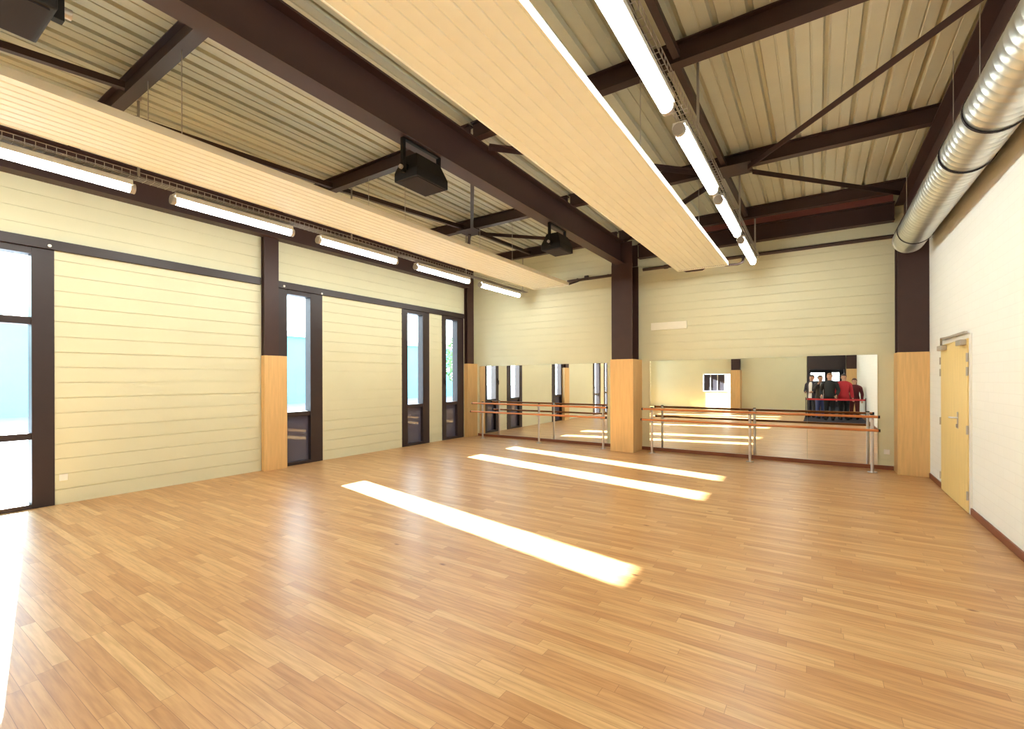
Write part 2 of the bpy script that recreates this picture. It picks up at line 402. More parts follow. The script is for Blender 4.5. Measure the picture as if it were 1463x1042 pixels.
column('brown steel column with wood cladding in the far left corner', XL+.013, -7.73, 9.54, YB-.001, XL+.013, -7.735, 9.545, 9.80, ZD, 'x')
column('brown steel column with wood cladding on the cream wall behind the camera, middle one', -3.66, -3.22, YF+.001, -5.6, -3.63, -3.25, -6.1, -5.62, ZB-.0005, 'y')
column('brown steel column with wood cladding right of the people in the mirror', 1.09, XR-.001, YF+.001, -5.6, 1.10, XR-.002, -6.1, -5.62, ZB-.0005, 'y')

zc = (ZB+ZP)/2; hb = ZP-ZB
tag(beam('y', -3.47, zc, YF, 9.75, .20, hb, .02, .016).box(-3.66, -3.215, 9.38, 9.395, ZB, ZP).box(-3.66, -3.215, 9.74, 9.76, ZB, ZP).build('roof_beam', STEEL), 'deep brown steel roof beam running to the middle column', 'beam', 'main roof beams')
tag(beam('y', 1.20, zc, YF, 9.9, .24, hb, .02, .016).build('roof_beam', STEEL), 'deep brown steel roof beam along the right wall behind the duct', 'beam', 'main roof beams')
tag(beam('y', XL+.12, zc, YF, 9.53, .20, hb, .02, .016).build('roof_beam', STEEL), 'deep brown steel roof beam along the left wall top', 'beam', 'main roof beams')
tag(beam('x', 9.80, 4.285, -3.21, 1.06, .16, .31, .018, .014).build('edge_beam', STEEL), 'brown steel edge beam across the back wall right of the middle column', 'beam')

bays = {'left': (XL+.03, -3.49), 'right': (-3.45, 1.19)}
PYS = [1.76, 4.37, 6.98, 9.27]
plab = {('left', 0): 'brown purlin of the left bay nearest the camera', ('left', 1): 'brown purlin of the left bay behind the big hanging speaker',
        ('left', 2): 'brown purlin of the left bay where the thin braces meet', ('left', 3): 'brown purlin of the left bay closest to the back wall',
        ('right', 1): 'brown purlin of the right bay nearest the camera, above the ceiling lights', ('right', 2): 'brown purlin of the right bay where three braces meet',
        ('right', 3): 'brown purlin of the right bay closest to the back wall'}
for bay, (x0, x1) in bays.items():
    for k, y in enumerate(PYS):
        if (bay, k) not in plab: continue
        r = thing('purlin', plab[(bay, k)], 'purlin', ((x0+x1)/2, y, ZP), group='roof purlins')
        L_ = (x1-x0)/2
        MB().extrude([(p, q+(ZD-ZP)/2) for p, q in I_prof(.11, ZD-ZP-.004, .012, .010)], 'x', -L_, L_).build('section', STEEL, r)

def brace(a, b, label, name='diagonal_brace', w=.055, group='diagonal roof braces'):
    m = MB().bar(a, b, w, .012); d = Vector((0,0,.03 if name == 'tie_bar' else -.03))
    u = (Vector(b)-Vector(a)).normalized(); s_ = u.cross(Vector((0,0,1)))*(w/2-.005)
    m.bar(Vector(a)+d+s_, Vector(b)+d+s_, .010, .06)
    return tag(m.build(name, STEEL), label, 'brace' if 'brace' in name else 'tie', group)
ZT = ZP-.012
for y0, y1, lab in ((2.0, 4.31, 'thin brown tie above the right lights, piece nearest the camera'), (4.43, 6.92, 'thin brown tie above the right lights between the first and second purlin'),
                    (7.04, 9.21, 'thin brown tie above the right lights, piece nearest the back wall')):
    brace((-1.09, y0, ZT+.05), (-1.06, y1, ZT+.05), lab, 'tie_bar', .06, 'thin roof ties')
for a, b, lab in (((-6.75, .3), (-6.47, 1.70), 'thin brown tie at the left ceiling edge of the photo'), ((-6.10, .3), (-5.76, 1.70), 'second brown tie at the left edge, nearer the speaker'), ((-6.43, 1.812), (-6.14, 4.318), 'thin brown tie over the left panel between the first and second purlin'),
                  ((-6.14, 4.43), (-5.72, 6.92), 'thin brown tie over the left panel leading to the brace joint'), ((-5.70, 7.04), (-5.60, 9.21), 'thin brown tie over the left panel nearest the back wall')):
    brace((*a, ZT+.05), (*b, ZT+.05), lab, 'tie_bar', .06, 'thin roof ties')
ND = (-.95, 6.98, ZP-.019); NL = (-5.62, 7.05, ZP-.019)
for a, b, lab in (((-.75, 6.90, ND[2]), (1.05, 4.78, ND[2]), 'long diagonal brace rising to the top right of the photo'), ((-.75, 7.08, ND[2]), (1.04, 9.17, ND[2]), 'diagonal brace sloping to the right column from the joint above the lights'),
                  ((-1.15, 6.90, ND[2]), (-3.33, 4.53, ND[2]), 'diagonal brace hidden behind the right panel toward the camera'), ((-1.15, 7.08, ND[2]), (-3.32, 9.17, ND[2]), 'diagonal brace behind the right panel toward the middle column'),
                  ((-5.5, 6.92, NL[2]), (-3.61, 4.56, NL[2]), 'diagonal brace dropping from the big beam to the left joint'), ((-5.5, 7.12, NL[2]), (-3.60, 9.17, NL[2]), 'diagonal brace from the left joint to the middle column'),
                  ((-5.72, 7.12, NL[2]), (-7.45, 9.15, NL[2]), 'diagonal brace from the left joint toward the far left corner')):
    brace(a, b, lab)
# gusset at the joints
for p, lab in ((ND, 'steel joint plate above the right lights'), (NL, 'steel joint plate above the left panel')):
    tag(MB().box(p[0]-.22, p[0]+.22, p[1]-.2, p[1]+.2, ZP-.012, ZP-.001).build('joint_plate', STEEL), lab, 'plate', 'bracing joint plates')

# ------------------------------------------------------------------ radiant ceiling panels
def radiant(x0, x1, label, pipes):
    r = thing('hanging_heating_panel', label, 'heating panel', ((x0+x1)/2, 0, 3.6), group='radiant ceiling panels')
    h = (x1-x0)/2; y0, y1 = -2.0, 9.12
    prof = []; n = 9; pw = 2*h/n
    for k in range(n):                               # pressed sheet: shallow raised ribs along the panel
        q = -h + k*pw
        prof += [(q+.004, .0), (q+pw-.018, .0), (q+pw-.013, .007), (q+pw-.001, .007)]
    prof += [(h, 0), (h, .05), (-h, .05), (-h, 0)]
    MB().extrude(prof, 'y', y0, y1-.03).build('panel_sheet', PANEL, r)
    m = MB().box(-h-.008, -h, y0, y1, -.008, .06).box(h, h+.008, y0, y1, -.008, .06).box(-h, h, y1-.03, y1, -.008, .06)
    rim = m.build('rim', PANELR, r); rim['label'] = 'bright folded rim'
    s = MB()
    for k in range(26): s.box(-h+.03+k*.032, -h+.045+k*.032, y1-.075, y1-.05, -.0015, .002)
    s.build('end_perforation', STEELD, r)
    for y in (1.76, 4.37, 6.98):
        for sx in (-1, 1): MB().tube([(sx*h*.85, y, .04), (sx*h*.85, y, ZP-3.599)], .004, 6).build('suspension_wire', ZINC, r)
    for pts in pipes:
        MB().tube([(p[0]-r.location.x, p[1], p[2]-3.6) for p in pts], .021, 10).build('feed_pipe', PIPE, r)
    return r
def arc(c, r_, a0, a1, n=7):      # arc in the XZ... plane of constant y
    return [(c[0]+r_*math.cos(a0+(a1-a0)*i/n), c[1], c[2]+r_*math.sin(a0+(a1-a0)*i/n)) for i in range(n+1)]
XA0, XA1, XB0, XB1 = -5.42, -4.55, -2.22, -1.345
radiant(XB0, XB1, 'large ivory radiant heating panel hanging in the middle of the photo',
        [[(-2.12, 9.10, 3.63), (-2.12, 9.17, 3.615), (-2.09, 9.2, 3.60), (-2.03, 9.2, 3.595), (-1.80, 9.2, 3.595), (-1.76, 9.17, 3.61), (-1.76, 9.10, 3.63)],
         [(-1.40, 9.10, 3.63), (-1.40, 9.2, 3.62), (-1.34, 9.22, 3.62), (-1.20, 9.24, 3.62), (-1.13, 9.26, 3.65), (-1.11, 9.30, 3.74), (-1.12, 9.55, 3.83), (-1.2, 9.80, 3.87)]])
radiant(XA0, XA1, 'long ivory radiant heating panel hanging over the left side',
        [[(-4.62, 9.10, 3.63), (-4.58, 9.2, 3.64), (-4.5, 9.4, 3.72), (-4.46, 9.6, 3.80), (-4.40, 9.82, 3.84)]])

# ------------------------------------------------------------------ light lines: wire tray + tubular lights
def light(x, y0, y1, z, label):
    r = thing('ceiling_light', label, 'light', (x, (y0+y1)/2, z), group='tubular lights of the two light lines')
    h = (y1-y0)/2
    MB().tube([(0, -h+.04, 0), (0, h-.04, 0)], .048, 16).build('diffuser', TUBE, r)
    MB().extrude([(-.062, .02), (-.052, .02), (-.045, .05), (.045, .05), (.052, .02), (.062, .02), (.055, .075), (-.055, .075)], 'y', -h+.03, h-.03).build('housing', WHITEP, r)
    for s_ in (-1, 1): MB().box(-.012, .012, s_*h*.6-.02, s_*h*.6+.02, .07, .1017).build('tray_clip', ZINC, r)
    for s_ in (-1, 1):
        MB().tube([(0, s_*(h-.045), 0), (0, s_*h, 0)], .052, 16).build('end_cap', ZINC, r)
    return r
def tray(x, y0, y1, z, label, rods):
    r = thing('cable_tray', label, 'cable tray', (x, (y0+y1)/2, z), group='wire cable trays')
    m = MB(); h = (y1-y0)/2; W = .06
    for q, zz in ((-W, .055), (-W, .0), (-W*.5, 0), (0, 0), (W*.5, 0), (W, 0), (W, .055)):
        m.box(q-.003, q+.003, -h, h, zz-.003, zz+.003)
    y = -h
    while y < h:
        m.box(-W, W, y-.0025, y+.0025, -.0085, -.0035); m.box(-W-.0035, -W+.0015, y-.0025, y+.0025, -.004, .055); m.box(W-.0015, W+.0035, y-.0025, y+.0025, -.004, .055); y += .07
    m.build('wire_mesh', ZINC, r)
    c = MB()
    for k in range(3):
        pts = [(-.035+.03*k+.012*math.sin(i*1.3+k), -h+i*(2*h)/40, .012) for i in range(41)]
        c.tube(pts, .007, 6)
    c.build('cables', BLACK, r)
    for yr in rods:
        MB().tube([(.0, yr-r.location.y, 0), (.0, yr-r.location.y, ZD-z-.002)], .013, 8).build('hanger_rod', ZINC, r)
        MB().box(-.025, .025, yr-r.location.y-.02, yr-r.location.y+.02, ZD-z-.09, ZD-z-.004).build('hanger_clip', ZINC, r)
    return r
XLR, XLL, ZLR, ZLL = -.955, -6.06, 3.62, 3.58
tray(XLR+.02, .3, 9.45, ZLR+.11, 'wire cable tray over the right line of lights', (1.9, 4.6, 7.4, 9.38))
tray(XLL+.02, -.5, 9.75, ZLL+.11, 'wire cable tray over the left line of lights', (1.9, 4.6, 7.4, 9.6))
for y0, y1, lab in ((1.95, 3.62, 'tube light of the right line at the top edge of the photo'), (3.95, 5.49, 'tube light of the right line, second from the camera'),
                    (5.77, 7.33, 'tube light of the right line, third from the camera'), (7.65, 9.26, 'tube light of the right line nearest the back wall')):
    light(XLR, y0, y1, ZLR, lab)
for y0, y1, lab in ((.25, 1.87, 'tube light of the left line cut by the photo edge'), (2.2, 3.65, 'tube light of the left line, second from the camera'),
                    (4.02, 5.54, 'tube light of the left line, third from the camera'), (5.97, 7.53, 'tube light of the left line, fourth from the camera'), (7.88, 9.48, 'tube light of the left line nearest the back wall')):
    light(XLL, y0, y1, ZLL, lab)
# unseen lights added over the entrance end, kept for the light they contribute
for y0 in (-5.1, -3.3, -1.5): light(XLL, y0, y0+1.5, ZLL, 'unseen tube light added to the left line behind the camera')
for y0 in (-5.3, -3.5, -1.7, .1): light(XLR, y0, y0+1.5, ZLR, 'unseen tube light added to the right line behind the camera')

# ------------------------------------------------------------------ loudspeakers under the big beam
sp0 = thing('hanging_loudspeaker', 'black loudspeaker hanging from the big beam in the middle of the left ceiling', 'loudspeaker', (-3.44, 3.49, 3.56), group='black loudspeakers under the big beam')
cab = MB(); L_ = .225
bot = [(-.165, -L_, 0), (.165, -L_, 0), (.165, L_, 0), (-.165, L_, 0)]
mid = [(-.165, -L_, .09), (.165, -L_, .09), (.165, L_, .09), (-.165, L_, .09)]
topv = [(-.10, -L_+.05, .26), (.10, -L_+.05, .26), (.10, L_-.05, .26), (-.10, L_-.05, .26)]
cab.add(bot+mid+topv, [(3,2,1,0)] + [(i, (i+1)%4, 4+(i+1)%4, 4+i) for i in range(4)] + [(4+i, 4+(i+1)%4, 8+(i+1)%4, 8+i) for i in range(4)] + [(8,9,10,11)])
cab.build('cabinet', BLACK, sp0, bevel=.008)
g = MB().box(-.145, .145, -L_+.02, L_-.02, -.006, 0)
g.build('grille', RUBBER, sp0)
yk = MB().box(-.02, .02, -.275, -.24, .05, .40).box(-.02, .02, .24, .275, .05, .40).box(-.02, .02, -.275, .275, .385, .399)
yk.box(-.03, .03, -.24, -.2, .08, .14).box(-.03, .03, .2, .24, .08, .14)
yk.box(-.025, .025, -.06, .06, .393, .3995); yk.build('yoke', BLACK, sp0, bevel=.002)
for s_ in (-1, 1): MB().tube([(0, s_*.275, .1), (0, s_*.30, .1)], .022, 10).build('knob', ZINC, sp0)
for y, lab in ((.52, 'black loudspeaker cut by the top left corner of the photo'), (6.50, 'black loudspeaker farthest from the camera, near the middle column')):
    c = copy_tree(sp0); c.location = (-3.44, y, 3.56); c['label'] = lab
    if y < 1: c.scale = (1.3,)*3; c.location.z = 3.96-.402*1.3; c.location.y = .39

# ------------------------------------------------------------------ ventilation duct on the right
r = thing('ventilation_duct', 'round galvanised ventilation duct along the top of the white right wall', 'duct', (1.17, 0, 3.66))
m = MB(); pts = []; rad = []
y = 1.2
while y < 9.15:
    pts += [(0, y, 0), (0, y+.085, 0), (0, y+.090, 0), (0, y+.097, 0)]; rad += [.2, .2, .2016, .2016]; y += .10
pts.append((0, 9.2, 0)); rad.append(.2)
m.tube(pts, .2, 40, True, rad); m.build('spiral_pipe', GALV, r)
MB().tube([(0, 9.15, 0), (0, 9.22, 0)], .204, 40).build('end_cap', GALV, r)
for y in (8.62, 5.90, 5.05):
    m = MB(); n = 40
    for k in range(n):
        a0, a1 = 2*PI*k/n, 2*PI*(k+1)/n
        m.bar((.207*math.cos(a0), y, .207*math.sin(a0)), (.207*math.cos(a1), y, .207*math.sin(a1)), .03, .006, up=(math.cos(a0), 0, math.sin(a0)))
    m.build('hoop', RUBBER, r)
for y in (8.62, 5.90, 5.05, 3.2):
    MB().tube([(-.10, y, .17), (-.10, y, ZD-3.66)], .004, 6).build('suspension_wire', ZINC, r)

# ------------------------------------------------------------------ heating pipes along the back wall
def wallpipe(x0, x1, label, zs):
    r = thing('wall_mounted_pipe', label, 'pipe', ((x0+x1)/2, 9.872, 3.9), group='heating pipes along the back wall')
    h = (x1-x0)/2
    MB().tube([(-h, 0, zs[0]), (h, 0, zs[1])], .033, 12).build('pipe', PIPE, r)
    n = int(2*h/1.2)+1
    for k in range(n):
        q = -h+.25+k*(2*h-.5)/max(1, n-1)
        MB().tube([(q, 0, .0), (q, .0795, .0)], .012, 8).build('bracket', PIPE, r)
    MB().tube([(-h+.45, 0, 0), (-h+.53, 0, 0)], .045, 12).build('valve', PIPE, r)
    return r
wallpipe(-3.14, 1.06, 'brown heating pipe across the back wall right of the middle column', (0, 0))
wallpipe(-4.95, -3.69, 'short brown heating pipe between the left panel end and the middle column', (-.04, -.03))

# ------------------------------------------------------------------ mirrors
def mirror(x0, x1, z1, label, ry=0.0):
    r = thing('wall_mirror', label, 'mirror', ((x0+x1)/2, YB-.010, 0), ry, 'wall mirrors')
    h = (x1-x0)/2-.002
    MB().box(-h, h, -.007, -.001, .075, z1).build('glass_sheet', MIRROR, r)
    MB().box(-h, h, -.010, 0, .066, .074).build('bottom_rail', CHROME, r)
    return r
mirror(-7.64, -5.82, 1.89, 'wall mirror next to the far left corner column', .0085)
mirror(-5.82, -3.99, 1.90, 'wall mirror left of the middle column', .005)
mirror(-3.02, -1.25, 1.925, 'wall mirror right of the middle column, reflecting the window with dark blinds')
mirror(-1.25, -.157, 1.935, 'wall mirror in the middle of the right set, reflecting plain cream wall')
mirror(-.157, .85, 1.945, 'rightmost wall mirror, reflecting the people')

# ------------------------------------------------------------------ ballet barres
def barre(x0, x1, posts, label):
    r = thing('ballet_barre', label, 'ballet barre', ((x0+x1)/2, 9.5, 0), group='ballet barres before the mirrors')
    h = (x1-x0)/2
    for y, z in ((-.02, .915), (-.08, .70)):
        rl = MB().tube([(-h+.02, y, z), (h-.02, y, z)], .021, 14).build('rail', RAILW, r)
        for s_ in (-1, 1): MB().tube([(s_*(h-.025), y, z), (s_*h, y, z)], .024, 14).build('rail_cap', BLACK, rl)
    for p in posts:
        q = p - r.location.x
        po = MB().tube([(q, .05, .012), (q, .05, .94)], .024, 14).build('post', CHROME, r)
        MB().tube([(q, .05, 0), (q, .05, .012)], .065, 18).build('base_flange', CHROME, po)
        MB().tube([(q, .05, .94), (q, .05, .955)], .026, 14).build('post_cap', BLACK, po)
        for y, z in ((-.02, .88), (-.08, .665)):
            MB().tube([(q, .05, z), (q, y, z), (q, y, z+.016)], .010, 8).build('bracket', CHROME, po)
    return r
barre(-3.05, .84, (-2.86, -1.045, .745), 'two-rail wooden ballet barre on steel posts right of the middle column')
barre(-7.55, -3.80, (-7.25, -5.56, -3.93), 'two-rail wooden ballet barre on steel posts left of the middle column')

# ------------------------------------------------------------------ small wall fittings
tag(MB().box(-2.99, -2.25, YB-.02, YB-.0005, 2.58, 2.74).build('cover_plate', PANELR, bevel=.004), 'pale flat cover plate on the back wall above the right mirrors', 'cover plate')
def socket(x, y, z, face, label):
    r = thing('wall_socket', label, 'socket', (x, y, z), {'x': PI/2, '-x': -PI/2, '-y': 0}[face], group='white wall sockets')
    MB().box(-.04, .04, -.012, 0, -.04, .04).build('plate', WHITEP, r, bevel=.003)
    MB().tube([(0, -.0125, 0), (0, -.016, 0)], .022, 16).build('insert', WHITEP, r)
socket(XL, 1.70, .33, 'x', 'small white socket low on the blank left wall by the three-pane window')
socket(.97, YB, .30, '-y', 'small white socket low on the back wall beside the right corner column')
for x, y, z, lab in ((XL+.05, 1.57, 3.19, 'tiny white sensor at the head of the three-pane window'), (XL+.05, 4.54, 3.19, 'tiny white sensor on the rail beside the left column'), (XL+.05, 5.28, 3.17, 'tiny white sensor on the rail right of the first narrow window')):
    tag(MB().tube([(x-.004, y, z), (x+.012, y, z)], .018, 12).build('sensor', WHITEP), lab, 'sensor', 'tiny sensors on the window rail')

# ------------------------------------------------------------------ people behind the camera, seen in the mirror
SKIN = mat('skin', (.58, .34, .24, 1), .5)
EYE = mat('eye_dark', (.03, .02, .02, 1), .3)
def skinmesh(name, pts, edges, mt, parent, root=0, sub=1):
    """pts: (x,y,z,r) ; grown with Skin + Subdivision and frozen to a mesh"""
    me = bpy.data.meshes.new(name); me.from_pydata([p[:3] for p in pts], edges, [])
    o = bpy.data.objects.new(name, me); C.objects.link(o)
    sk = o.modifiers.new('s', 'SKIN'); sk.use_smooth_shade = True
    for i, p in enumerate(pts):
        rr = p[3] if isinstance(p[3], tuple) else (p[3], p[3])
        me.skin_vertices[0].data[i].radius = rr; me.skin_vertices[0].data[i].use_root = (i == root)
    s2 = o.modifiers.new('d', 'SUBSURF'); s2.levels = sub; s2.render_levels = sub
    dg = bpy.context.evaluated_depsgraph_get(); ev = o.evaluated_get(dg)
    nm = bpy.data.meshes.new_from_object(ev); nm.name = name
    o.modifiers.clear(); o.data = nm; nm.materials.clear(); nm.materials.append(mt)
    bpy.data.meshes.remove(me)
    for p in nm.polygons: p.use_smooth = True
    o.parent = parent; return o
def person(x, y, rz, H, label, top, legs, haircol, elbow, hand, longcoat=0.0, hair_long=False, shirt=None):
    """faces +y before rz. elbow / hand: ((lx,ly,lz),(rx,ry,rz)) as fractions of H"""
    r = thing('person', label, 'person', (x, y, .008), rz, 'people behind the camera')
    k = H
    P = []; E = []
    def v(x_, y_, z_, rad): P.append((x_*k, y_*k, z_*k, (rad[0]*k, rad[1]*k) if isinstance(rad, tuple) else rad*k)); return len(P)-1
    def e(a, b): E.append((a, b))
    pel = v(0, 0, .53, (.085, .062)); wai = v(0, 0, .61, (.078, .056)); che = v(0, -.005, .72, (.092, .066)); nb = v(0, -.004, .805, (.040, .036))
    nk = v(0, .002, .85, .032); h0 = v(0, .012, .885, (.040, .046)); h1 = v(0, .008, .93, (.044, .055)); h2 = v(0, .004, .972, (.036, .045))
    for a, b in ((pel, wai), (wai, che), (che, nb), (nb, nk), (nk, h0), (h0, h1), (h1, h2)): e(a, b)
    hands = []
    for i, s_ in enumerate((-1, 1)):
        sh = v(s_*.104, -.004, .782, .031); e(nb, sh)
        el = v(*elbow[i], .025); e(sh, el); wr = v(*hand[i], .016); e(el, wr)
        d = (Vector(hand[i])-Vector(elbow[i])).normalized()
        pa = v(*(Vector(hand[i])+d*.026), (.021, .013)); e(wr, pa)
        pb = v(*(Vector(hand[i])+d*.046), (.021, .011)); e(pa, pb)
        hands.append((Vector(hand[i])+d*.046, d, s_))
        hip = v(s_*.052, 0, .49, .052); e(pel, hip)
        kn = v(s_*.058, .008, .28, .034); an = v(s_*.06, -.01, .045, .021); to = v(s_*.066, .06, .018, .018)
        e(hip, kn); e(kn, an); e(an, to)
    body = skinmesh('body', P, E, SKIN, r, 0, 2)
    # fingers and thumb are part of the body mesh: appended as tapered bent tubes rooted in the palm
    fm = MB()
    for q, d, s_ in hands:
        sd = d.cross(Vector((0, 1, 0)))
        sd = sd.normalized() if sd.length > .1 else Vector((1, 0, 0))
        nrm = sd.cross(d).normalized()
        for t, ln in ((-.75, .036), (-.25, .042), (.25, .039), (.75, .030)):
            b0 = (q-d*.012+sd*.016*t); b1 = q+d*ln*.5+sd*.017*t+nrm*.002; b2 = q+d*ln*.85+sd*.017*t+nrm*.010; b3 = q+d*ln*.98+sd*.017*t+nrm*.018
            fm.tube([c*k for c in (b0, b1, b2, b3)], .005*k, 8, True, [.0056*k, .0052*k, .0047*k, .003*k])
        b0 = q-d*.03-sd*.012*s_*0-sd*.012; 
        fm.tube([c*k for c in (b0, b0+d*.012-sd*.014, b0+d*.030-sd*.018+nrm*.004)], .005*k, 8, True, [.0066*k, .006*k, .0036*k])
    # skull, nose and ears
    fm.ball((0, .004*k, .936*k), .044*k, .054*k, .060*k, 20, 14); fm.ball((0, .018*k, .895*k), .032*k, .036*k, .030*k, 16, 10)
    fm.ball((0, .058*k, .918*k), .007*k, .011*k, .015*k); fm.ball((-.046*k, .004*k, .922*k), .007*k, .012*k, .018*k); fm.ball((.046*k, .004*k, .922*k), .007*k, .012*k, .018*k)
    fo = fm.build('tmp', SKIN)
    bm = bmesh.new(); bm.from_mesh(body.data); bm.from_mesh(fo.data); bm.to_mesh(body.data); bm.free()
    bpy.data.objects.remove(fo)
    for p in body.data.polygons: p.use_smooth = True
    for s_ in (-1, 1): MB().ball((s_*.018*k, .0535*k, .935*k), .006*k, .005*k, .0035*k).build('eye', EYE, r)
    MB().box(-.014*k, .014*k, .046*k, .0555*k, .8945*k, .898*k).build('mouth', EYE, r)
    hm = mat('hair', haircol, .6)
    hb = MB(); hb.ball((0, -.004*k, .942*k), .0485*k, .0595*k, .0600*k, 28, 18)
    keep = []
    for f_ in hb.f:
        c_ = sum((Vector(hb.v[i]) for i in f_), Vector())/len(f_)/k
        if not (c_.y > .012 and c_.z < .967 - .25*max(0, .04-c_.y)) and c_.z > (.885 if c_.y < -.01 else .925): keep.append(f_)
    hb.f = keep; hb.sm = [True]*len(keep)
    if hair_long: hb.tube([(0, -.045*k, .94*k), (0, -.058*k, .88*k), (0, -.06*k, .82*k)], .03*k, 14, True, [.038*k, .036*k, .022*k])
    ho = hb.build('hair', hm, r); sm_ = ho.modifiers.new('Solidify', 'SOLIDIFY'); sm_.thickness = .006*k; sm_.offset = 1
    def rings(m, rows, a0=0, a1=2*PI, n=28, grow=0):
        full = abs(a1-a0-2*PI) < 1e-6; N_ = n if full else n+1
        vs = [(cx*k+(rx+grow)*k*math.cos(a0+(a1-a0)*i/n), cy*k+(ry+grow)*k*math.sin(a0+(a1-a0)*i/n), z_*k) for (cx, cy, z_, rx, ry) in rows for i in range(N_)]
        fs = []
        for j_ in range(len(rows)-1):
            for i in range(n):
                q = (i+1) % N_
                fs.append((j_*N_+i, j_*N_+q, (j_+1)*N_+q, (j_+1)*N_+i))
        m.add(vs, fs, True)
    L0 = .455-longcoat
    TORSO = [(0, 0, L0-.001, .100, .074), (0, 0, L0, .110, .084), (0, 0, .53, .106, .080), (0, 0, .60, .092, .071), (0, -.003, .68, .098, .075), (0, -.004, .75, .110, .074), (0, -.004, .785, .106, .066), (0, -.003, .812, .086, .060), (0, -.002, .832, .060, .052), (0, -.001, .850, .046, .046)]
    jm = MB(); rings(jm, TORSO)
    for i, s_ in enumerate((-1, 1)):
        sh = Vector((s_*.088, -.004, .785)); s1 = Vector((s_*.116, -.004, .765)); el = Vector(elbow[i]); wr = Vector(hand[i]); e_ = el+(wr-el)*.95
        pts = [Vector((s_*.022, -.003, .822)), Vector((s_*.062, -.004, .806)), s1.lerp(sh, .45)+Vector((0, 0, .006)), s1, s1.lerp(el, .5), s1.lerp(el, .88), el.lerp(e_, .06), el.lerp(e_, .25), el.lerp(e_, .65), e_]
        jm.tube([p*k for p in pts], .04*k, 16, True, [q*k for q in (.034, .037, .042, .043, .039, .035, .034, .033, .029, .026)])
    jm.build('jacket', mat('jacket_cloth', top, .75), r)
    if shirt:
        hm2 = MB(); rings(hm2, TORSO[1:-1], math.radians(68), math.radians(112), 8, .0015); so_ = hm2.build('shirt', mat('shirt_cloth', shirt, .8), r)
    tm = MB(); rings(tm, [(0, 0, .43, .085, .062), (0, 0, .47, .093, .070), (0, 0, .53, .095, .071), (0, 0, .60, .080, .060)])
    for s_ in (-1, 1):
        tm.tube([(s_*.048*k, 0, .50*k), (s_*.052*k, 0, .44*k), (s_*.056*k, .006*k, .30*k), (s_*.058*k, .002*k, .25*k), (s_*.06*k, -.01*k, .12*k), (s_*.06*k, -.008*k, .035*k)], .05*k, 16, True, [q*k for q in (.05, .056, .046, .043, .038, .037)])
    tm.build('trousers', mat('trouser_cloth', legs, .8), r)
    for s_ in (-1, 1):
        skinmesh('shoe', [(s_*.06*k, -.03*k, .034*k, (.030*k, .034*k)), (s_*.062*k, .02*k, .030*k, (.031*k, .030*k)), (s_*.066*k, .088*k, .024*k, (.028*k, .024*k))], [(0, 1), (1, 2)], BLACK, r, 0, 2)
    return r
down = ((-.15, -.02, .62), (.15, -.02, .62)); dh = ((-.155, .04, .475), (.155, .04, .475))
person(-.18, -1.70, .5, 1.66, 'person in dark jacket with light collar at the left of the mirrored group', (.03, .03, .05, 1), (.03, .03, .04, 1), (.05, .03, .02, 1), ((-.15, .0, .62), (.15, .0, .62)), ((-.08, .12, .60), (.08, .12, .60)), shirt=(.75, .75, .75, 1))
person(.09, -1.12, -.5, 1.64, 'person in dark open jacket over white top and blue jeans', (.035, .03, .03, 1), (.06, .08, .22, 1), (.06, .04, .02, 1), ((-.16, .03, .66), (.15, -.02, .63)), ((-.10, .10, .80), (.13, .05, .48)), shirt=(.8, .8, .78, 1))
person(.37, -.50, .15, 1.71, 'broad person in black jacket and black trousers in the middle of the mirrored group', (.014, .016, .016, 1), (.015, .015, .017, 1), (.28, .14, .07, 1), ((-.155, -.01, .635), (.155, -.01, .635)), ((-.13, .09, .53), (.13, .09, .53)))
person(.80, -.88, -.25, 1.68, 'person in bright red jacket and dark trousers', (.52, .025, .04, 1), (.016, .016, .018, 1), (.06, .04, .035, 1), down, dh, longcoat=.03)
person(1.14, -1.35, .2, 1.52, 'shorter person in dark red jacket standing by the white wall', (.13, .016, .022, 1), (.15, .03, .03, 1), (.10, .035, .02, 1), down, dh, hair_long=True)
# ribbon stretched across in front of the group between two slim stands
tag(MB().box(-.36, 1.40, -.312, -.306, .74, .80).build('ribbon', RED), 'red ribbon stretched waist high in front of the people', 'ribbon')
for x, lab in ((-.36, 'slim stand holding the left end of the red ribbon'), (1.40, 'slim stand holding the red ribbon beside the white wall')):
    r = thing('ribbon_stand', lab, 'stand', (x, -.29, 0), group='ribbon stands')
    MB().tube([(0, 0, .01), (0, 0, .84)], .012, 10).build('pole', STEELD, r); MB().tube([(0, 0, 0), (0, 0, .012)], .045, 20).build('base', STEELD, r)
tag(MB().box(-.42, 1.43, -5.5, 1.2, .0, .006).build('carpet', CARPET), 'dark carpet runner under the people seen in the mirror', 'carpet')

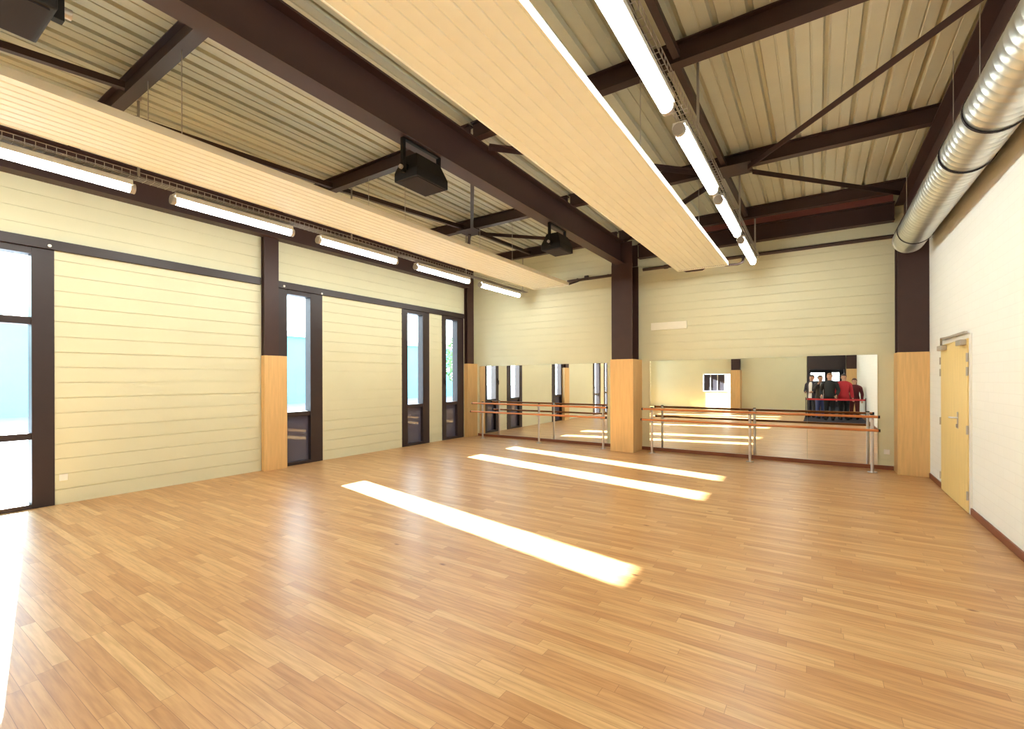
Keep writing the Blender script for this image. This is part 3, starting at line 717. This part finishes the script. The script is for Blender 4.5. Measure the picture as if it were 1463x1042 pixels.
# ------------------------------------------------------------------ outside
tag(MB().box(-90, 60, -70, 90, -.4, -.13).build('ground', GROUND), kind='structure', label='pale concrete ground outside')
r = thing('building', 'pale cyan clad building seen through the left windows', 'building', (-30, 12, -.13))
MB().box(-4, 0, -26, 30, 0, 4.6).build('wall', FACADE, r)
MB().box(-4.2, .25, -26.3, 30.3, 4.6, 4.95).build('roof_edge', FACADEW, r)
for k in range(9):
    f = MB().box(-.05, .04, -23+k*6, -20.6+k*6, 1.2, 3.0).build('window', FACADEW, r)
    MB().box(.04, .05, -22.9+k*6, -20.7+k*6, 1.3, 2.9).build('pane', GLASSL, f)
def tree(x, y, h, label, seed):
    rnd = random.Random(seed)
    r = thing('tree', label, 'tree', (x, y, -.13), group='trees outside the far windows')
    MB().tube([(0, 0, 0), (.1, .05, h*.3), (.05, .1, h*.6)], .12, 10, True, [.16, .12, .06]).build('trunk', BARK, r)
    m = MB()
    for k in range(700):
        a = rnd.random()*2*PI; t = rnd.random(); zz = h*(.25+.75*t); rad = h*.24*math.sin(PI*(.12+.82*t))*rnd.random()**.4
        p = Vector((rad*math.cos(a), rad*math.sin(a), zz)); s_ = .10+.10*rnd.random()
        u = Vector((rnd.uniform(-1,1), rnd.uniform(-1,1), rnd.uniform(-1,1))).normalized(); w2 = u.orthogonal().normalized()
        m.add([p-u*s_, p+w2*s_*.5, p+u*s_, p-w2*s_*.5], [(0,1,2,3)])
    m.build('crown', LEAF, r)
tree(-21, 25.0, 5.0, 'leafy tree outside the far left window', 1)
tree(-25, 33, 5.5, 'second leafy tree outside, farther from the wall', 2)

# ------------------------------------------------------------------ light
sun = bpy.data.lights.new('sun', 'SUN'); sun.energy = 60; sun.angle = math.radians(.6); sun.color = (1, .98, .92)
so = bpy.data.objects.new('sun', sun); C.objects.link(so)
so.rotation_euler = Vector((6.77, -1.35, -3.07)).to_track_quat('-Z', 'Y').to_euler()
so.location = (-20, 4, 12)
w = bpy.data.worlds.new('world'); bpy.context.scene.world = w; w.use_nodes = True; nt = w.node_tree
bg = nt.nodes['Background']; tc = nt.nodes.new('ShaderNodeTexCoord'); sp_ = nt.nodes.new('ShaderNodeSeparateXYZ'); rp = nt.nodes.new('ShaderNodeValToRGB')
nt.links.new(tc.outputs['Generated'], sp_.inputs[0]); nt.links.new(sp_.outputs['Z'], rp.inputs[0]); nt.links.new(rp.outputs[0], bg.inputs[0])
rp.color_ramp.elements[0].position = 0; rp.color_ramp.elements[0].color = (.92, .98, 1, 1)
rp.color_ramp.elements[1].position = .7; rp.color_ramp.elements[1].color = (.55, .78, 1, 1)
bg.inputs[1].default_value = 6

# ------------------------------------------------------------------ camera
cam = bpy.data.cameras.new('camera'); co = bpy.data.objects.new('camera', cam); C.objects.link(co)
cam.sensor_fit = 'HORIZONTAL'; cam.sensor_width = 36; cam.lens = 658/1463*36; cam.shift_y = 20.3/1463; cam.clip_start = .05
co.location = (0, 0, 1.55)
co.rotation_euler = (Matrix.Rotation(math.radians(33.55), 3, 'Z') @ Matrix.Rotation(PI/2, 3, 'X') @ Matrix.Rotation(math.radians(-.15), 3, 'Z')).to_euler()
S = bpy.context.scene; S.camera = co
S.view_settings.view_transform = 'Standard'; S.view_settings.look = 'None'; S.view_settings.gamma = 1; S.view_settings.exposure = .85
S.view_settings.use_curve_mapping = False
S.cycles.use_denoising = True; S.cycles.max_bounces = 10; S.cycles.diffuse_bounces = 6; S.cycles.glossy_bounces = 6; S.cycles.transparent_max_bounces = 12
S.cycles.sample_clamp_indirect = 8; S.cycles.caustics_reflective = False; S.cycles.caustics_refractive = False
